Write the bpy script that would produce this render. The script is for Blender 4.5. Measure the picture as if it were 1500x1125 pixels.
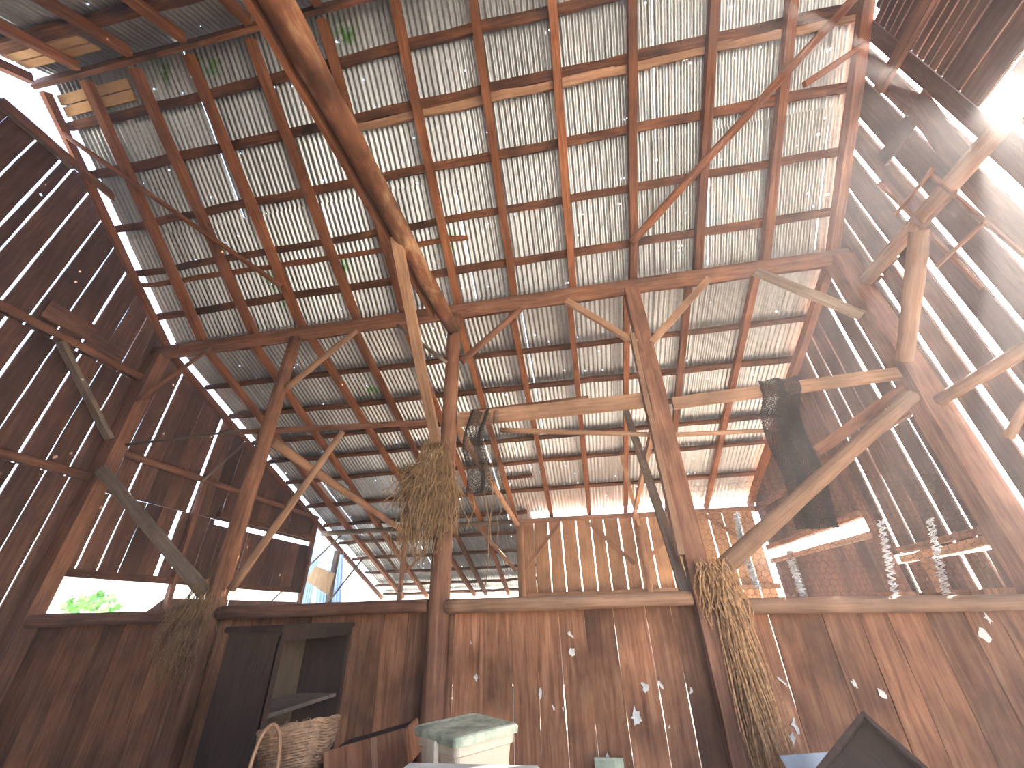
import bpy, bmesh, math, random
from mathutils import Vector, Matrix
random.seed(7)
rnd = random.uniform
SC = bpy.context.scene
COL = SC.collection
for o in list(bpy.data.objects):
    bpy.data.objects.remove(o)

# ------------------------------------------------------------------ camera
F = 580.0                                   # focal length in pixels of the 1500 px wide frame
YAW, PIT, ROL = (math.radians(a) for a in (-9.27, 30.06, -1.75))
CAM = Vector((0, 0, 1.6))
fw = Vector((math.sin(YAW)*math.cos(PIT), math.cos(YAW)*math.cos(PIT), math.sin(PIT)))
rt = Vector((math.cos(YAW), -math.sin(YAW), 0))
up = rt.cross(fw)
rt, up = rt*math.cos(ROL)+up*math.sin(ROL), -rt*math.sin(ROL)+up*math.cos(ROL)
cd = bpy.data.cameras.new('camera'); cam = bpy.data.objects.new('camera', cd); COL.objects.link(cam)
cd.sensor_width = 36; cd.lens = F/1500*36; cd.clip_start = .02; cd.clip_end = 500
cam.matrix_world = Matrix(((rt.x, up.x, -fw.x, CAM.x), (rt.y, up.y, -fw.y, CAM.y), (rt.z, up.z, -fw.z, CAM.z), (0, 0, 0, 1)))
SC.camera = cam

# ------------------------------------------------------------------ light
SUN = Vector((.65, .42, .635)).normalized()
w = bpy.data.worlds.new('sky'); SC.world = w; w.use_nodes = True
nt = w.node_tree; nt.nodes.clear()
sky = nt.nodes.new('ShaderNodeTexSky'); sky.sky_type = 'NISHITA'; sky.sun_disc = False
sky.sun_elevation = math.asin(SUN.z); sky.sun_rotation = math.atan2(SUN.x, SUN.y)
sky.air_density = 1.0; sky.dust_density = 2.5; sky.ozone_density = 1.0
bg = nt.nodes.new('ShaderNodeBackground'); bg.inputs['Strength'].default_value = .35
wo = nt.nodes.new('ShaderNodeOutputWorld')
nt.links.new(sky.outputs[0], bg.inputs[0]); nt.links.new(bg.outputs[0], wo.inputs[0])
sl = bpy.data.lights.new('sun', 'SUN'); sl.energy = 10.0; sl.angle = math.radians(.6); sl.color = (1, .95, .88)
so = bpy.data.objects.new('sun', sl); COL.objects.link(so)
so.rotation_euler = SUN.to_track_quat('Z', 'Y').to_euler(); so.location = SUN*30
vs = SC.view_settings
vs.view_transform = 'Standard'; vs.look = 'None'; vs.gamma = 1; vs.use_curve_mapping = False; vs.exposure = 2.65
try:
    SC.cycles.use_denoising = True; SC.cycles.max_bounces = 10; SC.cycles.diffuse_bounces = 6
    SC.cycles.transparent_max_bounces = 16; SC.cycles.sample_clamp_indirect = 8
except Exception:
    pass

# ------------------------------------------------------------------ pixel -> place on a known plane
def ray(x, y): return rt*((x-750)/F) - up*((y-562.5)/F) + fw
def plane(x, y, n, d):
    r = ray(x, y); n = Vector(n); return CAM + r*((d-n.dot(CAM))/n.dot(r))
def onX(x, y, X): return plane(x, y, (1, 0, 0), X)
def onY(x, y, Y): return plane(x, y, (0, 1, 0), Y)
def onZ(x, y, Z): return plane(x, y, (0, 0, 1), Z)
XL, XR, YP, YR, YF = -6.13, 3.42, 4.0, 1.36, 8.9       # gable walls, post row, ridge, far wall
ZR = 5.33+.81*(YP-YR)
def roofz(Y):
    if Y < YR: return ZR-.81*(YR-Y)
    if Y < 4.02: return 5.33+.81*(YP-Y)
    return 5.24-.385*(Y-4.1)
N_UP, N_LO, N_NR = Vector((0, .81, 1)).normalized(), Vector((0, .385, 1)).normalized(), Vector((0, -.81, 1)).normalized()
def rp(X, Y, off=0.0, part=None):
    part = part or ('nr' if Y < YR else 'up' if Y < 4.02 else 'lo')
    n = {'nr': N_NR, 'up': N_UP, 'lo': N_LO}[part]
    z = {'nr': ZR-.81*(YR-Y), 'up': 5.33+.81*(YP-Y), 'lo': 5.24-.385*(Y-4.1)}[part]
    return Vector((X, Y, z))+n*off

# ------------------------------------------------------------------ materials
def newmat(name):
    m = bpy.data.materials.new(name); m.use_nodes = True
    t = m.node_tree; t.nodes.clear()
    out = t.nodes.new('ShaderNodeOutputMaterial'); p = t.nodes.new('ShaderNodeBsdfPrincipled')
    t.links.new(p.outputs[0], out.inputs[0])
    return m, t, p, out
def N(t, kind, **kw):
    n = t.nodes.new(kind)
    for k, v in kw.items():
        if k.startswith('i_'): n.inputs[k[2:].replace('_', ' ')].default_value = v
        else: setattr(n, k, v)
    return n
def ramp(t, stops):
    r = t.nodes.new('ShaderNodeValToRGB'); e = r.color_ramp.elements
    while len(e) < len(stops): e.new(.5)
    for el, (p, c) in zip(e, stops): el.position = p; el.color = (*c, 1) if len(c) == 3 else c
    return r
def wood(name, dark, mid, light, grain=9., holes=0., vary=.35, rough=.82, stain=.5):
    m, t, p, out = newmat(name); L = t.links.new
    tc = N(t, 'ShaderNodeTexCoord'); oi = N(t, 'ShaderNodeObjectInfo')
    off = N(t, 'ShaderNodeVectorMath', operation='MULTIPLY_ADD')
    cx = N(t, 'ShaderNodeCombineXYZ'); rm = N(t, 'ShaderNodeMath', operation='MULTIPLY'); rm.inputs[1].default_value = 37.
    L(oi.outputs['Random'], rm.inputs[0])
    for i in range(3): L(rm.outputs[0], cx.inputs[i])
    off.inputs[1].default_value = (1, 1, 1); L(tc.outputs['Object'], off.inputs[0]); L(cx.outputs[0], off.inputs[2])
    mp = N(t, 'ShaderNodeMapping'); mp.inputs['Scale'].default_value = (grain, grain, .7); L(off.outputs[0], mp.inputs[0])
    n1 = N(t, 'ShaderNodeTexNoise', i_Scale=3.2, i_Detail=7., i_Roughness=.65, i_Distortion=.6); L(mp.outputs[0], n1.inputs['Vector'])
    n2 = N(t, 'ShaderNodeTexNoise', i_Scale=1.7, i_Detail=4., i_Roughness=.6); L(off.outputs[0], n2.inputs['Vector'])
    r1 = ramp(t, [(.25, dark), (.5, mid), (.78, light)]); L(n1.outputs[0], r1.inputs[0])
    # old stains
    r2 = ramp(t, [(.30, (1-stain,)*3), (.62, (1, 1, 1))]); L(n2.outputs[0], r2.inputs[0])
    mx = N(t, 'ShaderNodeMix', data_type='RGBA', blend_type='MULTIPLY'); mx.inputs[0].default_value = 1
    L(r1.outputs[0], mx.inputs[6]); L(r2.outputs[0], mx.inputs[7])
    hs = N(t, 'ShaderNodeHueSaturation'); L(mx.outputs[2], hs.inputs['Color'])
    mr = N(t, 'ShaderNodeMapRange'); mr.inputs[3].default_value = 1-vary; mr.inputs[4].default_value = 1+vary; L(oi.outputs['Random'], mr.inputs[0])
    L(mr.outputs[0], hs.inputs['Value'])
    L(hs.outputs[0], p.inputs['Base Color']); p.inputs['Roughness'].default_value = rough
    p.inputs['Specular IOR Level'].default_value = .25
    b = N(t, 'ShaderNodeBump'); b.inputs['Strength'].default_value = .45; b.inputs['Distance'].default_value = .012
    L(n1.outputs[0], b.inputs['Height']); L(b.outputs[0], p.inputs['Normal'])
    if holes:
        v = N(t, 'ShaderNodeTexVoronoi', i_Scale=holes); L(off.outputs[0], v.inputs['Vector'])
        lt = N(t, 'ShaderNodeMath', operation='LESS_THAN'); lt.inputs[1].default_value = .05; L(v.outputs['Distance'], lt.inputs[0])
        tr = N(t, 'ShaderNodeBsdfTransparent'); ms = N(t, 'ShaderNodeMixShader')
        L(lt.outputs[0], ms.inputs[0]); L(p.outputs[0], ms.inputs[1]); L(tr.outputs[0], ms.inputs[2]); L(ms.outputs[0], out.inputs[0])
    return m
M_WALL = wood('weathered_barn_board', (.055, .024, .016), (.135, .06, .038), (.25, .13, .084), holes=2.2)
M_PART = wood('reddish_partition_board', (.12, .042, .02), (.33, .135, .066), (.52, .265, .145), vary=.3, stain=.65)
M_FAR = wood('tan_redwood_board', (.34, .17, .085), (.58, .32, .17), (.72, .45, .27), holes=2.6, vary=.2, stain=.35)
M_RAFT = wood('red_brown_rafter', (.085, .026, .011), (.27, .092, .037), (.45, .20, .09), grain=14, vary=.3)
M_PURL = wood('rough_brown_purlin', (.035, .013, .008), (.17, .062, .029), (.38, .165, .075), grain=10, stain=.85)
M_POST = wood('brown_hewn_post', (.10, .038, .021), (.25, .105, .058), (.41, .21, .125), grain=10, vary=.15)
M_TAN = wood('tan_sawn_timber', (.22, .11, .06), (.40, .21, .12), (.52, .31, .19), grain=12, vary=.15)
M_GREY = wood('grey_weathered_timber', (.13, .085, .06), (.26, .185, .135), (.38, .29, .22), grain=10, vary=.2)
M_BARK = wood('flaking_bark_log', (.07, .025, .012), (.27, .10, .045), (.70, .44, .25), grain=2.2, vary=.05, stain=.8)
M_DARK = wood('dark_varnished_wood', (.028, .015, .010), (.055, .028, .019), (.09, .05, .033), grain=7, vary=.15, rough=.7)
M_BACK = wood('brown_hardboard', (.10, .06, .035), (.15, .095, .055), (.19, .125, .075), grain=3, vary=.05)
M_PLY = wood('orange_plywood', (.45, .24, .11), (.58, .34, .17), (.66, .42, .24), grain=5, vary=.1, stain=.2)

def tin(name):
    m, t, p, out = newmat(name); L = t.links.new
    g = N(t, 'ShaderNodeNewGeometry'); oi = N(t, 'ShaderNodeObjectInfo')
    tc = N(t, 'ShaderNodeTexCoord')
    mp = N(t, 'ShaderNodeMapping'); mp.inputs['Scale'].default_value = (14, 1.2, 1.2); L(g.outputs['Position'], mp.inputs[0])
    n1 = N(t, 'ShaderNodeTexNoise', i_Scale=1.3, i_Detail=5., i_Roughness=.6); L(mp.outputs[0], n1.inputs['Vector'])
    n2 = N(t, 'ShaderNodeTexNoise', i_Scale=22., i_Detail=4., i_Roughness=.7); L(g.outputs['Position'], n2.inputs['Vector'])
    ad = N(t, 'ShaderNodeMix', data_type='RGBA'); ad.inputs[0].default_value = .45; L(n1.outputs[0], ad.inputs[6]); L(n2.outputs[0], ad.inputs[7])
    r = ramp(t, [(.32, (.33, .33, .34)), (.5, (.54, .54, .545)), (.68, (.69, .69, .69))]); L(ad.outputs[2], r.inputs[0])
    hs = N(t, 'ShaderNodeHueSaturation'); mr = N(t, 'ShaderNodeMapRange'); mr.inputs[3].default_value = .78; mr.inputs[4].default_value = 1.12
    L(oi.outputs['Random'], mr.inputs[0]); L(mr.outputs[0], hs.inputs['Value']); L(r.outputs[0], hs.inputs['Color'])
    # green blotches at set places on the sheets
    spots = [(-5.5, 1.62, .20), (-4.55, 1.5, .22), (-3.9, 1.5, .22), (-2.1, 1.55, .24), (-2.98, 3.5, .20), (-1.40, 3.42, .22), (-4.1, 3.55, .20), (-4.0, 3.85, .16), (-3.3, 5.35, .2), (-3.5, 5.6, .2)]
    acc = None
    n3 = N(t, 'ShaderNodeTexNoise', i_Scale=9., i_Detail=3.); L(g.outputs['Position'], n3.inputs['Vector'])
    for sx, sy, sr in spots:
        d = N(t, 'ShaderNodeVectorMath', operation='DISTANCE'); d.inputs[1].default_value = (sx, sy, roofz(sy)+.12); L(g.outputs['Position'], d.inputs[0])
        q = N(t, 'ShaderNodeMapRange'); q.inputs[1].default_value = sr; q.inputs[2].default_value = sr*.45; L(d.outputs['Value'], q.inputs[0])
        if acc is None: acc = q
        else:
            mxx = N(t, 'ShaderNodeMath', operation='MAXIMUM'); L(acc.outputs[0], mxx.inputs[0]); L(q.outputs[0], mxx.inputs[1]); acc = mxx
    nm = N(t, 'ShaderNodeMapRange'); nm.inputs[1].default_value = .42; nm.inputs[2].default_value = .6; L(n3.outputs[0], nm.inputs[0])
    mk = N(t, 'ShaderNodeMath', operation='MULTIPLY'); L(acc.outputs[0], mk.inputs[0]); L(nm.outputs[0], mk.inputs[1])
    gm = N(t, 'ShaderNodeMix', data_type='RGBA'); gm.inputs[7].default_value = (.10, .26, .05, 1)
    L(mk.outputs[0], gm.inputs[0]); L(hs.outputs[0], gm.inputs[6]); L(gm.outputs[2], p.inputs['Base Color'])
    p.inputs['Metallic'].default_value = .8
    rr = N(t, 'ShaderNodeMapRange'); rr.inputs[3].default_value = .26; rr.inputs[4].default_value = .5; L(n2.outputs[0], rr.inputs[0]); L(rr.outputs[0], p.inputs['Roughness'])
    # rust-through and nail holes
    v = N(t, 'ShaderNodeTexVoronoi', i_Scale=5.5); L(g.outputs['Position'], v.inputs['Vector'])
    lt = N(t, 'ShaderNodeMath', operation='LESS_THAN'); lt.inputs[1].default_value = .062; L(v.outputs['Distance'], lt.inputs[0])
    tr = N(t, 'ShaderNodeBsdfTransparent'); ms = N(t, 'ShaderNodeMixShader')
    L(lt.outputs[0], ms.inputs[0]); L(p.outputs[0], ms.inputs[1]); L(tr.outputs[0], ms.inputs[2]); L(ms.outputs[0], out.inputs[0])
    return m
M_TIN = tin('galvanised_corrugated_tin')
def flat(name, col, rough=.7, metal=0., var=.15, scale=6., bump=.2):
    m, t, p, out = newmat(name); L = t.links.new
    tc = N(t, 'ShaderNodeTexCoord')
    n = N(t, 'ShaderNodeTexNoise', i_Scale=scale, i_Detail=6., i_Roughness=.65); L(tc.outputs['Object'], n.inputs['Vector'])
    r = ramp(t, [(.3, tuple(c*(1-var*2) for c in col)), (.7, tuple(min(1, c*(1+var)) for c in col))]); L(n.outputs[0], r.inputs[0])
    L(r.outputs[0], p.inputs['Base Color']); p.inputs['Roughness'].default_value = rough; p.inputs['Metallic'].default_value = metal
    b = N(t, 'ShaderNodeBump'); b.inputs['Strength'].default_value = bump; b.inputs['Distance'].default_value = .01; L(n.outputs[0], b.inputs['Height']); L(b.outputs[0], p.inputs['Normal'])
    return m
M_DIRT = flat('straw_strewn_dirt', (.52, .43, .33), .95, var=.25, scale=3)
M_GRASS = flat('dry_summer_grass', (.42, .39, .31), .95, var=.25, scale=.6)
M_STRAW = flat('dusty_straw', (.33, .185, .085), .9, var=.35, scale=9)
M_REED = flat('golden_dry_reeds', (.47, .24, .10), .85, var=.42, scale=30)
M_WIRE = flat('rusty_dark_wire', (.045, .036, .032), .6, .4)
M_GLINT = flat('sun_glint_wire', (.75, .75, .75), .3, .8)  # bright colour stands in for sun glare on the chicken wire
M_TUB = flat('cream_plastic', (.62, .50, .36), .45, var=.06, scale=3, bump=.05)
M_LID = flat('pale_green_plastic', (.44, .45, .31), .6, var=.38, scale=9, bump=.1)
M_PAPER_SUN = flat('white_paper_and_sun_spot', (.72, .66, .58), .9, var=.1)  # white of the paper scraps, also used for painted sun spots
M_WICK = flat('tan_wicker', (.36, .20, .105), .8, var=.3, scale=30)
M_PALE = flat('pale_dusty_board', (.52, .48, .42), .8, var=.2)
M_SHEET = flat('grey_metal_panel', (.36, .37, .40), .45, .5)
M_BLUE = flat('bluish_corrugated_plastic', (.45, .55, .75), .5, var=.1)
M_LEAF = flat('green_leaves', (.12, .30, .06), .7, var=.4, scale=4)
M_WEB = flat('dusty_cobweb', (.35, .30, .25), .95)

# ------------------------------------------------------------------ builders
def link(name, verts, faces, mat, parent=None, smooth=False, mw=None):
    me = bpy.data.meshes.new(name); me.from_pydata([tuple(v) for v in verts], [], faces); me.materials.append(mat)
    if smooth: me.polygons.foreach_set('use_smooth', [True]*len(me.polygons))
    me.update()
    bm = bmesh.new(); bm.from_mesh(me); bmesh.ops.recalc_face_normals(bm, faces=bm.faces); bm.to_mesh(me); bm.free()
    o = bpy.data.objects.new(name, me); COL.objects.link(o)
    if mw is not None: o.matrix_world = mw
    if parent is not None: o.parent = parent
    return o
def tag(o, label, cat, group=None, kind=None):
    o['label'] = label; o['category'] = cat
    if group: o['group'] = group
    if kind: o['kind'] = kind
    return o
def root(name, loc=(0, 0, 0)):
    o = bpy.data.objects.new(name, None); COL.objects.link(o); o.location = loc; o.empty_display_size = .1
    return o
def frame(p0, p1, ref=(0, 0, 1)):
    z = (p1-p0).normalized(); ref = Vector(ref)
    if abs(z.dot(ref)) > .95: ref = Vector((0, 1, 0))
    x = ref.cross(z).normalized(); y = z.cross(x)
    return Matrix(((x.x, y.x, z.x, p0.x), (x.y, y.y, z.y, p0.y), (x.z, y.z, z.z, p0.z), (0, 0, 0, 1)))
def timber(name, p0, p1, wd, dp, mat, parent=None, ref=(0, 0, 1), jit=.004, segs=6, bow=0.):
    """sawn timber, local z along its length; wd across ref, dp along ref"""
    p0, p1 = Vector(p0), Vector(p1); mw = frame(p0, p1, ref); ln = (p1-p0).length
    V, Fc = [], []
    for i in range(segs+1):
        f = i/segs; b = bow*math.sin(math.pi*f)
        jx, jy = rnd(-jit, jit), rnd(-jit, jit)
        for sx, sy in ((-1, -1), (1, -1), (1, 1), (-1, 1)):
            V.append((sx*wd/2+jx+rnd(-jit, jit)*.6, sy*dp/2+jy+b+rnd(-jit, jit)*.6, ln*f))
    for i in range(segs):
        for k in range(4):
            a, b_ = i*4+k, i*4+(k+1) % 4
            Fc.append((a, b_, b_+4, a+4))
    Fc += [(3, 2, 1, 0), tuple(segs*4+k for k in range(4))]
    return link(name, V, Fc, mat, parent, mw=mw)
def pole(name, p0, p1, r0, r1, mat, parent=None, jit=.06, segs=10, sides=10, bend=.0, knots=0):
    """round log with an uneven skin"""
    p0, p1 = Vector(p0), Vector(p1); mw = frame(p0, p1); ln = (p1-p0).length
    V, Fc = [], []; ph = rnd(0, 6.28); ba = rnd(0, 6.28)
    for i in range(segs+1):
        f = i/segs; r = r0+(r1-r0)*f
        cx = bend*math.sin(f*math.pi)*math.cos(ba)+rnd(-jit, jit)*r*.35; cy = bend*math.sin(f*math.pi)*math.sin(ba)+rnd(-jit, jit)*r*.35
        for k in range(sides):
            a = 2*math.pi*k/sides; rr = r*(1+rnd(-jit, jit)+.05*math.sin(3*a+ph+f*4))
            V.append((cx+rr*math.cos(a), cy+rr*math.sin(a), ln*f))
    for i in range(segs):
        for k in range(sides):
            a, b = i*sides+k, i*sides+(k+1) % sides
            Fc.append((a, b, b+sides, a+sides))
    Fc += [tuple(range(sides-1, -1, -1)), tuple(segs*sides+k for k in range(sides))]
    o = link(name, V, Fc, mat, parent, mw=mw)
    o.data.polygons.foreach_set('use_smooth', [len(q.vertices) == 4 for q in o.data.polygons])
    return o
def vboard(name, axis, fixed, a0, a1, z0, z1a, z1b, th, mat, parent, jit=.004):
    """upright board: axis 'Y' = lies in a gable wall (X fixed), axis 'X' = lies in a cross wall (Y fixed)"""
    V, Fc = [], []; segs = 5; mid = (a0+a1)/2; fx = fixed+rnd(-.006, .006)
    for i in range(segs+1):
        f = i/segs; jl = rnd(-jit, jit) if 0 < i < segs else 0; jr = rnd(-jit, jit) if 0 < i < segs else 0
        for s, aa, zt, jj in ((-1, a0, z1a, jl), (1, a1, z1b, jr)):
            z = z0+(zt-z0)*f
            for t in (-th/2, th/2):
                V.append((t, aa-mid+jj, z-z0) if axis == 'Y' else (aa-mid+jj, t, z-z0))
    for i in range(segs):
        q = i*4
        for a, b in ((0, 1), (1, 3), (3, 2), (2, 0)): Fc.append((q+a, q+b, q+b+4, q+a+4))
    Fc += [(0, 2, 3, 1), (segs*4, segs*4+1, segs*4+3, segs*4+2)]
    o = link(name, V, Fc, mat, parent)
    o.location = (fx, mid, z0) if axis == 'Y' else (mid, fx, z0)
    return o
def board_run(axis, fixed, A0, A1, z0, ztop, gaps, mat, parent, th=.02, wmax=.27, tight=.004):
    """boards from A0 to A1 with open slits at gaps [(centre, width)]"""
    edges = [A0]
    for c, wd in sorted(gaps):
        if A0 < c < A1: edges += [c-wd/2, c+wd/2]
    edges.append(A1)
    for i in range(0, len(edges), 2):
        a, b = edges[i], edges[i+1]
        n = max(1, math.ceil((b-a)/wmax-.12))
        for k in range(n):
            u, v = a+(b-a)*k/n+(tight/2 if k else 0), a+(b-a)*(k+1)/n-(tight/2 if k < n-1 else 0)
            if v-u < .02: continue
            za, zb = ztop(u), ztop(v)
            if max(za, zb) - z0 < .05: continue
            vboard('board', axis, fixed, u, v, z0, max(za, z0+.02), max(zb, z0+.02), th, mat, parent)

# ------------------------------------------------------------------ ground and floor
gv = [(-60, -60), (60, -60), (60, 60), (-60, 60)]
ground = link('ground', [(x, y, -.06) for x, y in gv], [(0, 1, 2, 3)], M_GRASS)
tag(ground, 'dry grass ground outside the barn', 'ground', kind='structure')
V, Fc = [], []; nx, ny = 40, 44
for j in range(ny+1):
    for i in range(nx+1):
        V.append((XL+.02+(XR-XL-.04)*i/nx, -1.6+(12.6+1.6)*j/ny, rnd(-.012, .012)))
for j in range(ny):
    for i in range(nx):
        a = j*(nx+1)+i; Fc.append((a, a+1, a+nx+2, a+nx+1))
tag(link('floor', V, Fc, M_DIRT, smooth=True), 'bare dirt floor of the barn', 'floor', kind='structure')

# ------------------------------------------------------------------ roof
ceil = root('ceiling'); tag(ceil, 'corrugated tin roof on red-brown rafters and purlins', 'roof', kind='structure')
PITCH, AMP = .0675, .0115
def sheet(X0, wd, Ya, Yb, part, off):
    nw = int(round(wd/PITCH)); per = 6; V, Fc = [], []; rows = 3
    O = rp(X0, Ya, off, part); T = rp(X0, Yb, off+rnd(-.004, .006), part)
    z = (T-O).normalized(); x = Vector((1, 0, 0)); y = z.cross(x)
    if y.z < 0: y = -y
    ln = (T-O).length
    mw = Matrix(((x.x, y.x, z.x, O.x), (x.y, y.y, z.y, O.y), (x.z, y.z, z.z, O.z), (0, 0, 0, 1)))
    nc = nw*per
    for j in range(rows+1):
        for i in range(nc+1):
            V.append((wd*i/nc, AMP*math.cos(2*math.pi*i/per)+rnd(-.0012, .0012), ln*j/rows))
    for j in range(rows):
        for i in range(nc):
            a = j*(nc+1)+i; Fc.append((a, a+1, a+nc+2, a+nc+1))
    return link('corrugated_sheet', V, Fc, M_TIN, ceil, smooth=True, mw=mw)
def sheet_run(XA, XB, Ya, Yb, part, off, gapp=.10):
    X = XA; k = 0
    while X < XB-.1:
        wd = min(PITCH*10, max(PITCH, PITCH*math.ceil((XB-X)/PITCH)))
        sheet(X, wd, Ya, Yb, part, off+(.004 if k % 2 else 0)+rnd(0, .003))
        X += PITCH*9 if random.random() > gapp else PITCH*10+rnd(.004, .012)
        k += 1
SO = .175
sheet_run(XL+.05, XR+.02, YR-.13, 2.95, 'up', SO+.012)
sheet_run(XL+.05, XR+.02, 2.80, 4.16, 'up', SO)
sheet_run(XL+.05, XR+.02, 4.02, 6.75, 'lo', SO+.012)
sheet_run(XL+.05, -1.2, 6.62, 9.6, 'lo', SO, .2)
sheet_run(-1.17, XR-.0, 6.62, 8.95, 'lo', SO)
sheet_run(XL+.12, -1.0, 9.45, 12.5, 'lo', SO+.012, .2)
sheet_run(XL+.05, XR+.02, YR+.12, -1.5, 'nr', SO, .05)
def rafter(X0, X1, Ya, Yb, part, wd=.095, dp=.10, mat=None):
    timber('rafter', rp(X0, Ya, .045, part), rp(X1, Yb, .045, part), wd, dp, mat or M_RAFT, ceil, ref=(0, 0, 1), jit=.006)
RU = [(-5.47, -5.46), (-4.77, -4.57), (-4.02, -3.77), (-3.2, -2.9), (-2.28, -2.18), (-1.41, -1.38), (-.55, -.59), (.29, .20), (1.13, .99), (1.97, 1.79), (2.72, 2.6)]
for a, b in RU: rafter(a, b, YR+.05, 4.08, 'up')
rafter(XL+.02, XL+.02, YR+.05, 4.08, 'up', .06); rafter(XR-.0, XR-.04, YR+.05, 4.08, 'up', .11)
RLO = [(-5.46, -5.45), (-4.65, -4.72), (-3.72, -3.3), (-3., -2.95), (-2.23, -2.3), (-1.43, -1.5), (-.66, -.68), (.14, .14), (.9, .91), (1.69, 1.75), (2.52, 2.54)]
for a, b in RLO: rafter(a, b, 4.12, 9.0 if a > -1.4 else 12.4, 'lo', .085, .09)
rafter(XL+.02, XL+.02, 4.12, 12.4, 'lo', .06); rafter(XR-.05, XR-.03, 4.12, 9.0, 'lo', .10)
for X in (XL+.02, -5.42, -4.68, -3.95, -3.1, -2.25, -1.4, -.55, .28, 1.1, 1.95, 2.7, XR): rafter(X, X, YR-.05, -1.5, 'nr', .085)
def purlin(Y, part, Xa=XL+.03, Xb=XR-.02, wd=.085, th=.05, dy=0., off=.125, mat=None):
    p0, p1 = rp(Xa, Y, off, part), rp(Xb, Y+dy, off, part)
    n = {'nr': N_NR, 'up': N_UP, 'lo': N_LO}[part]
    timber('purlin', p0, p1, wd*rnd(.9, 1.15), th, mat or M_PURL, ceil, ref=n, jit=.011, segs=22)
for Y in (1.70, 2.15, 2.68, 3.17, 3.67): purlin(Y, 'up', wd=.095)
purlin(2.235, 'up', -2.5, XR-.02, .075, .05, -.03, mat=M_TAN)
purlin(3.30, 'up', XL+.03, -1.1, .06, .04, .06, mat=M_RAFT)
for Y in (4.21, 4.85, 5.5, 6.15, 6.68, 7.29, 8.12): purlin(Y, 'lo', wd=.08, dy=.08 if Y in (4.85, 5.5) else 0)
purlin(7.7, 'lo', -1.45, -.9, .06)
for Y in (8.85, 9.6, 10.35, 11.1, 11.8, 12.35): purlin(Y, 'lo', XL+.05, -1.2, .08)
for Y in (1.02, .6, .1, -.45, -1.0): purlin(Y, 'nr', wd=.12)
timber('ridge_board', (XL-.05, YR, ZR+.06), (XR+.05, YR, ZR+.06), .05, .18, M_PURL, ceil, jit=.006, segs=16)
for Ya, part in ((1.24, 'nr'), (1.14, 'nr'), (1.47, 'up'), (1.57, 'up')):          # short planks closing the end bay at the ridge
    n = N_NR if part == 'nr' else N_UP
    timber('ridge_plank', rp(XL+.08, Ya, .13, part), rp(-5.0, Ya, .13, part), .11, .025, M_PLY, ceil, ref=n, jit=.004)

# ------------------------------------------------------------------ left gable wall
wl = root('wall_left'); tag(wl, 'dark gable wall of upright boards with bright slits beside the straw-hung log post', 'wall', kind='structure')
XB = XL-.045
def clip(z): return lambda Y: min(z, roofz(Y)+.17)
near = [(-1.2+.26*k, rnd(.006, .02)) for k in range(11)]
up_g = near+[(1.68, .02), (1.94, .032), (2.07, .03), (2.33, .028), (2.6, .026), (2.88, .02), (3.15, .034), (3.4, .008), (3.66, .014)]
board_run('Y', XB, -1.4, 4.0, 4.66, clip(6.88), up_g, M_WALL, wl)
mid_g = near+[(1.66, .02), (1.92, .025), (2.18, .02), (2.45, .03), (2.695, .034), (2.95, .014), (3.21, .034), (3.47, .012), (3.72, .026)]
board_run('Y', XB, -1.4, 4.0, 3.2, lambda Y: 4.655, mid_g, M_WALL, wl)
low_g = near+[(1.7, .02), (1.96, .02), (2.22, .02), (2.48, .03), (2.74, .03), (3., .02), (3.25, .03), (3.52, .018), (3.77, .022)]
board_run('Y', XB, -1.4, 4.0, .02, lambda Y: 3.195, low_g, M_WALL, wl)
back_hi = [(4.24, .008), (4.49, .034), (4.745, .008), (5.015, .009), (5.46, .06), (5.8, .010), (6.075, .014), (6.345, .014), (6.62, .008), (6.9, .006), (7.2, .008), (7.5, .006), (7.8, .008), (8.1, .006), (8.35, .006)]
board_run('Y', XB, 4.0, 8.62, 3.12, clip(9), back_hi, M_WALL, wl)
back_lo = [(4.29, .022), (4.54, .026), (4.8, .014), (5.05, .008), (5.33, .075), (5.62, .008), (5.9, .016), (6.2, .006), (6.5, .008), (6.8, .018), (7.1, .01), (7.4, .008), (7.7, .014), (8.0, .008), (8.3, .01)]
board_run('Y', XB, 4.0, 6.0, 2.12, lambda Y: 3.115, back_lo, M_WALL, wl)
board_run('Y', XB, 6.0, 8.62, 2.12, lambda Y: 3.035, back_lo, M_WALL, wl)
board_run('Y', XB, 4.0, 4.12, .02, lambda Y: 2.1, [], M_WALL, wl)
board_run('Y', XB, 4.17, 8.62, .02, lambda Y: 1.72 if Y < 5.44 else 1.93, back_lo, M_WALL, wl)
for z, Ya, Yb, r in ((4.71, -1.4, 3.9, .055), (3.22, -1.4, 3.9, .06), (3.62, 4.1, 8.6, .05)):
    pole('girt', (XL+.06, Ya, z+rnd(-.02, .02)), (XL+.06, Yb, z+rnd(-.02, .02)), r, r*.85, M_POST, wl, segs=14)
timber('girt', (XL+.0, 4.1, 2.16), (XL+.0, 8.6, 2.14), .07, .09, M_PURL, wl, jit=.006)
timber('girt', (XL+.0, 4.1, 1.7), (XL+.0, 8.6, 1.7), .07, .08, M_PURL, wl, jit=.006)
timber('girt', (XL+.0, 6.0, 3.20), (XL+.0, 8.6, 3.20), .07, .09, M_PURL, wl, jit=.006)
timber('stud', (XL+.02, 5.62, 1.72), (XL+.02, 5.50, 3.6), .07, .07, M_POST, wl, ref=(1, 0, 0))
timber('stud', (XL+.02, 8.62, 0), (XL+.02, 8.62, roofz(8.62)), .08, .08, M_POST, wl, ref=(1, 0, 0))
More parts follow.
